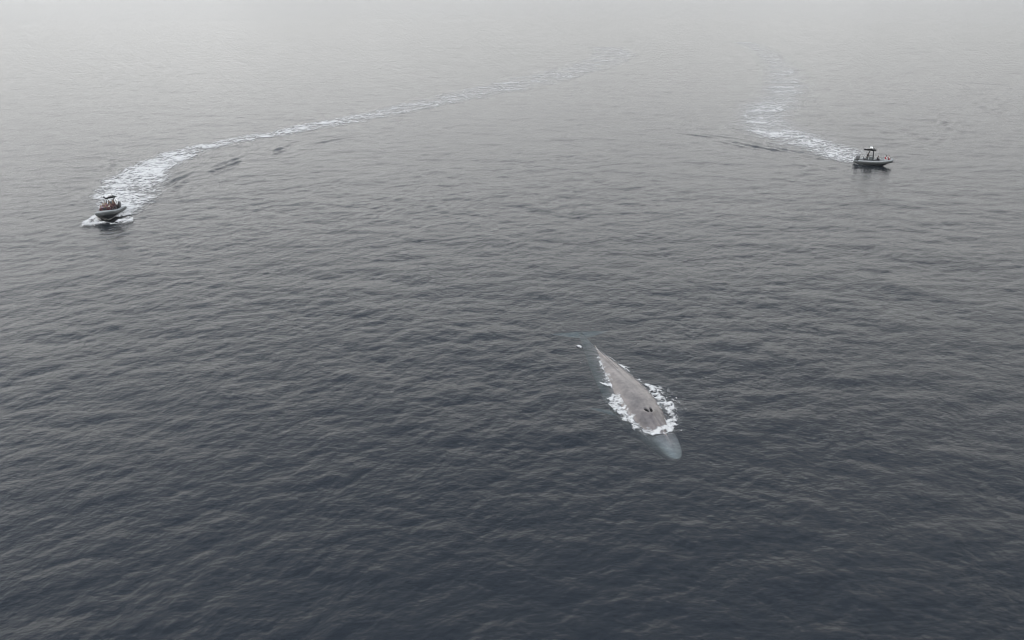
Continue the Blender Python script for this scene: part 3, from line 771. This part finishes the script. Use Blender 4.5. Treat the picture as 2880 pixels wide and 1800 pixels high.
    # life ring on the side of the tower
    if not second:
        bm = bmesh.new(); ring = [(cx + 0.95 - 0.06 * math.sin(a), 0.98 - 0.34 * 0.45 * math.cos(a) * 1.0, 1.85 + 0.40 * math.sin(a)) for a in np.linspace(0, 2 * math.pi, 28, endpoint=False)]
        tube(bm, ring, 0.085, 10, closed=True)
        lr = obj('life_ring', bm, M_WHITE); lr.parent = None
        lr.matrix_world = Matrix.Translation(root.location) @ root.rotation_euler.to_matrix().to_4x4()
        tag(lr, 'white life ring hung on the side of the crowded boat', 'life ring')
        bm = bmesh.new()
        for y in (-0.97, 0.97):
            tube(bm, [(-1.4, y, 0.6), (-1.35, y, 1.95), (-0.9, y, 2.2), (-0.6, y * 0.8, 2.62)], 0.024, 6)
        for y in (-0.93, 0.93):
            tube(bm, [(-1.2, y, 0.6), (-1.1, y, 1.18), (1.75, y * 0.92, 1.35), (2.1, y * 0.8, 1.25), (2.15, y * 0.8, 0.75)], 0.035, 6)
            for x in (-0.2, 0.8, 1.6): tube(bm, [(x, y * 0.95, 0.55), (x, y * 0.95, 1.28)], 0.02, 6)
        obj('rail', bm, M_METAL, root)
    # jockey benches
    seats = []
    rows_x = (-0.35, 0.45, 1.25, 2.0) if not second else (0.75, 1.45)
    for x in rows_x:
        for y in ((-0.45, 0.45) if not second else (0.0,)):
            zt = 0.82 if second else 0.92 + 0.13 * (2.0 - x) / 0.8
            bm = bmesh.new(); box(bm, (0.56, 0.80 if not second else 0.95, zt - 0.5), (x, y, (zt + 0.5) / 2), bevel=0.06); box(bm, (0.08, 0.78 if not second else 0.9, 0.34), (x - 0.28, y, zt + 0.16), bevel=0.03)
            obj('seat', bm, M_SEAT if not second else M_DARK, root)
    if second:
        bm = bmesh.new(); box(bm, (1.0, 0.9, 0.30), (1.95, 0, 0.78), bevel=0.07); obj('bow_locker', bm, M_GREY, root)
        bm = bmesh.new()
        tube(bm, [(2.2, -0.45, 0.75), (2.55, -0.45, 1.15), (2.9, -0.3, 1.45), (3.0, 0, 1.5), (2.9, 0.3, 1.45), (2.55, 0.45, 1.15), (2.2, 0.45, 0.75)], 0.024, 8)
        obj('bow_rail', bm, M_METAL, root)
    # grab lines
    for sg in (-1, 1):
        bm = bmesh.new(); line = []
        for x in np.arange(-3.2, 1.4, 0.9):
            line += [(x, sg * 1.36, 0.66), (x + 0.22, sg * 1.42, 0.58), (x + 0.45, sg * 1.43, 0.56), (x + 0.68, sg * 1.42, 0.58)]
        tube(bm, line, 0.014, 5); obj('grab_line', bm, M_DARK, root)
    for ch in root.children_recursive:
        ch.data.transform(SC)
    if not second:
        lr.data.transform(SC)
        for ch in [tw] + list(tw.children): ch.data.transform(Matrix.Diagonal((1, 1, 0.92, 1)))
    return root, cx

L_BOAT, LCX = make_boat('grey inflatable boat crowded with passengers, coming bow first at the camera', tuple(L_LOC), L_HEAD, math.radians(5.5), math.radians(6), False)
R_BOAT, RCX = make_boat('grey inflatable boat seen side on, open deck with few people aboard', tuple(R_LOC), R_HEAD, math.radians(2.0), math.radians(0), True)

# ------------------------------------------------------------------ people
def skin_mesh(verts, edges, sub=1):
    """grow one continuous surface round a skeleton"""
    me = bpy.data.meshes.new('skeleton'); me.from_pydata([v[0] for v in verts], edges, [])
    o = bpy.data.objects.new('skeleton', me); C.objects.link(o)
    sk = o.modifiers.new('skin', 'SKIN'); sk.use_smooth_shade = True
    for i, v in enumerate(verts):
        r = v[1]; me.skin_vertices[0].data[i].radius = r if hasattr(r, '__len__') else (r, r)
    me.skin_vertices[0].data[0].use_root = True
    ss = o.modifiers.new('sub', 'SUBSURF'); ss.levels = sub; ss.render_levels = sub
    dg = bpy.context.evaluated_depsgraph_get()
    out = bpy.data.meshes.new_from_object(o.evaluated_get(dg))
    bpy.data.objects.remove(o); bpy.data.meshes.remove(me)
    return out
def build_pose(kind):
    """x forward, z up, origin under the seat (sitting) or feet (standing)"""
    V, E = [], []
    def v(p, r): V.append((p, r)); return len(V) - 1
    def e(a, b): E.append((a, b))
    hip = 0.10 if kind == 'sit' else 0.93
    lean = {'sit': 0.06, 'stand': 0.05}.get(kind, 0.0)
    pel = v((0, 0, hip), (0.16, 0.12)); wa = v((lean * .4, 0, hip + .18), (0.145, 0.105)); ch = v((lean, 0, hip + .38), (0.17, 0.12)); nb = v((lean * 1.3, 0, hip + .53), (0.07, 0.07)); nk = v((lean * 1.7, 0, hip + .59), 0.055)
    hd = v((lean * 2.1, 0, hip + .68), (0.085, 0.095)); tp = v((lean * 2.0, 0, hip + .79), (0.07, 0.08)); ns = v((lean * 2.1 + .105, 0, hip + .685), 0.014)
    for a, b in ((pel, wa), (wa, ch), (ch, nb), (nb, nk), (nk, hd), (hd, tp), (hd, ns)): e(a, b)
    torso, arms, legs = [pel, wa, ch, nb], [], []
    for s in (-1, 1):
        sh = v((lean, s * .19, hip + .48), 0.058); e(nb, sh)
        if kind == 'sit': el = v((0.10, s * .27, hip + .24), 0.045); wr = v((0.33, s * .20, hip + .16), 0.032); pm = v((0.40, s * .18, hip + .15), (0.035, 0.016)); fd = Vector((1, 0, -.25))
        else: el = v((0.16, s * .27, hip + .24), 0.045); wr = v((0.38, s * .20, hip + .30), 0.032); pm = v((0.45, s * .18, hip + .31), (0.035, 0.016)); fd = Vector((1, 0, -.3))
        e(sh, el); e(el, wr); e(wr, pm); arms += [(sh, el, wr)]
        fd.normalize(); base = Vector(V[pm][0])
        for k, ln in enumerate((.062, .07, .066, .052)):
            o_ = Vector((0.02, (k - 1.5) * 0.02, 0)); k1 = v(tuple(base + o_ + fd * ln * .6), 0.009); k2 = v(tuple(base + o_ + fd * ln + Vector((0, 0, -.02))), 0.008); e(pm, k1); e(k1, k2)
        t1 = v(tuple(base + Vector((0, -s * .04, .005))), 0.01); t2 = v(tuple(base + Vector((0.035, -s * .05, -.005))), 0.009); e(pm, t1); e(t1, t2)
        if kind == 'sit':
            th = v((0.03, s * .10, hip - .01), 0.085); kn = v((0.44, s * .13, hip + .02), 0.06); an = v((0.42, s * .13, hip - .40), 0.042); ft = v((0.58, s * .14, hip - .45), (0.045, 0.03))
        else:
            th = v((0, s * .10, hip - .08), 0.088); kn = v((0.04, s * .13, hip - .46), 0.06); an = v((-0.02, s * .14, hip - .85), 0.042); ft = v((0.15, s * .15, hip - .90), (0.045, 0.03))
        e(pel, th); e(th, kn); e(kn, an); e(an, ft); legs += [(th, kn, an)]
    body = skin_mesh(V, E)
    def sub(ids, pairs, grow):
        mp = {i: k for k, i in enumerate(ids)}
        vv = []
        for i in ids:
            p, r = V[i]; r = r if hasattr(r, '__len__') else (r, r); vv.append((p, (r[0] + grow, r[1] + grow)))
        return skin_mesh(vv, [(mp[a], mp[b]) for a, b in pairs])
    ja = sub(torso + [i for a in arms for i in a], [(pel, wa), (wa, ch), (ch, nb)] + [q for a in arms for q in ((nb, a[0]), (a[0], a[1]), (a[1], a[2]))], 0.022)
    tr = sub([pel] + [i for a in legs for i in a], [q for a in legs for q in ((pel, a[0]), (a[0], a[1]), (a[1], a[2]))], 0.014)
    bm = bmesh.new(); bmesh.ops.create_uvsphere(bm, u_segments=14, v_segments=9, radius=1)
    c = Vector((lean * 2.0 - .018, 0, hip + .745))
    for q in bm.verts:
        q.co = Vector((q.co.x * .098, q.co.y * .092, q.co.z * .115)) + c
    bmesh.ops.delete(bm, geom=[q for q in bm.verts if q.co.x > c.x + .055 and q.co.z < c.z + .055], context='VERTS')
    hr = bpy.data.meshes.new('hair'); bm.to_mesh(hr); bm.free()
    bm = bmesh.new(); box(bm, (.31, .40, .42), (lean * .8, 0, hip + .33), bevel=.09)
    lj = bpy.data.meshes.new('life_vest'); bm.to_mesh(lj); bm.free()
    for me in (body, ja, tr, hr, lj): me.polygons.foreach_set('use_smooth', [True] * len(me.polygons))
    return {'body': body, 'jacket': ja, 'trousers': tr, 'hair': hr, 'life_vest': lj}
POSES = {k: build_pose(k) for k in ('sit', 'stand')}
_mc = {}
def pm(kind, col, rough=0.8):
    k = (kind, col)
    if k not in _mc: _mc[k] = mat(kind + '_' + 'cloth', col, rough, var=0.15, scale=9)
    return _mc[k]
SK = [(0.26, 0.17, 0.13), (0.22, 0.14, 0.105), (0.15, 0.095, 0.07), (0.32, 0.225, 0.18)]
def person(boat, pose, loc, yaw, label, jacket, trousers, hair, skin, vest=None, group=None, tilt=0.0):
    p = bpy.data.objects.new('person', None); C.objects.link(p); p.empty_display_size = 0.3
    tag(p, label, 'person', group)
    BM = Matrix.Translation(boat.location) @ boat.rotation_euler.to_matrix().to_4x4()
    p.matrix_world = BM @ Matrix.Translation(SC @ Vector(loc)) @ Matrix.Rotation(yaw, 4, 'Z') @ Matrix.Rotation(tilt, 4, 'Y')
    D = {'body': pm('skin', skin, .6), 'jacket': pm('jacket', jacket), 'trousers': pm('trousers', trousers), 'hair': pm('hair', hair)}
    if vest: D['life_vest'] = pm('vest', vest)
    for k, m in D.items():
        o = bpy.data.objects.new(k, POSES[pose][k]); C.objects.link(o); o.parent = p
        if not o.data.materials: o.data.materials.append(m)
        o.material_slots[0].link = 'OBJECT'; o.material_slots[0].material = m
    return p
MAR = (0.062, 0.02, 0.024); DK = (0.025, 0.025, 0.03); BRN = (0.09, 0.06, 0.048); TAN = (0.18, 0.135, 0.105); PUR = (0.20, 0.05, 0.19)
BLU = (0.06, 0.07, 0.10); LIL = (0.34, 0.26, 0.36); WHT = (0.6, 0.58, 0.56); BLD = (0.26, 0.19, 0.12); BK = (0.02, 0.015, 0.012); BR = (0.10, 0.055, 0.03)
crew = [  # x, y, jacket, trousers, hair, vest, label
    (2.0, -0.60, MAR, DK, BLD, MAR, 'blond passenger in maroon sitting in the front row nearest the bow, boat\'s starboard side'),
    (2.0, -0.15, DK, DK, BK, None, 'dark-clad passenger in the middle of the front row'),
    (2.0, 0.45, MAR, MAR, BR, MAR, 'passenger in maroon jacket and trousers at the front row\'s port end'),
    (1.25, -0.68, LIL, DK, BR, None, 'passenger in pale lilac top, second row, starboard side'),
    (1.25, -0.10, TAN, MAR, BLD, None, 'passenger in tan top in the middle of the second row'),
    (1.25, 0.32, WHT, MAR, BK, None, 'passenger in white top with black hair in the second row'),
    (1.25, 0.70, BRN, DK, BR, MAR, 'passenger in brown top and maroon vest at the second row\'s port end'),
    (0.45, -0.66, BRN, DK, BLD, None, 'blond passenger in brown top, third row, starboard side'),
    (0.45, -0.16, PUR, DK, BR, None, 'passenger in bright purple jacket in the third row'),
    (0.45, 0.30, TAN, DK, BK, None, 'passenger in tan top with black hair in the third row'),
    (0.45, 0.70, MAR, DK, BLD, None, 'blond passenger in maroon top at the third row\'s port end'),
    (-0.35, -0.60, TAN, DK, BR, None, 'passenger in tan top at the back row\'s starboard end'),
    (-0.35, 0.05, DK, DK, BLD, None, 'dark-clad blond passenger in the middle of the back row before the console'),
    (-0.35, 0.62, BRN, MAR, BR, None, 'passenger in brown top at the back row\'s port end beside the life ring')]
SEAT_Z = lambda x: 0.90 + 0.13 * (2.0 - x) / 0.8
for i, (x, y, j, t, h, vst, lab) in enumerate(crew):
    person(L_BOAT, 'sit', (x, y * 1.1 + 0.08, SEAT_Z(x)), random.uniform(-.35, .35), lab, j, t, h, SK[i % 4], vst, 'passengers seated on the crowded boat', random.uniform(-.05, .15))
person(L_BOAT, 'stand', (LCX - 0.42, 0, 0.46), 0, 'skipper in dark clothes standing under the canopy of the crowded boat', DK, DK, BK, SK[1])
person(R_BOAT, 'stand', (RCX - 0.62, -0.15, 0.52), 0.0, 'skipper in black standing under the canopy of the side-on boat', (0.013, 0.013, 0.015), (0.09, 0.10, 0.10), BK, SK[1], None, None, 0.06)
person(R_BOAT, 'sit', (0.75, -0.1, 0.80), 0.2, 'dark-clad person sitting just ahead of the console of the side-on boat', (0.03, 0.032, 0.036), DK, BK, SK[2])
person(R_BOAT, 'sit', (2.45, -0.30, 0.98), 0.5, 'dark-haired person in white with red vest on the bow of the side-on boat', WHT, WHT, BK, SK[0], (0.30, 0.03, 0.04))
person(R_BOAT, 'sit', (3.0, 0.10, 0.98), -0.3, 'person in dark red jacket at the very front of the side-on boat', (0.22, 0.03, 0.04), (0.2, 0.03, 0.04), (0.09, 0.03, 0.03), SK[3], WHT)

# ------------------------------------------------------------------ haze
bm = bmesh.new(); box(bm, (80000, 80000, 95.0), (0, 0, -46.5 + 95.0 / 2))
hz = bpy.data.materials.new('haze_air'); hz.use_nodes = True
hn = hz.node_tree.nodes; hl = hz.node_tree.links; hn.clear()
ho = hn.new('ShaderNodeOutputMaterial'); hv = hn.new('ShaderNodeVolumePrincipled')
hv.inputs['Color'].default_value = (0.90, 0.91, 0.90, 1); hv.inputs['Density'].default_value = 0.00007; hv.inputs['Anisotropy'].default_value = 0.2
hl.new(hv.outputs[0], ho.inputs['Volume'])
HAZE = True
if HAZE:
    h_o = obj('haze', bm, hz, None, False); tag(h_o, 'thin pale sea haze', kind='stuff')
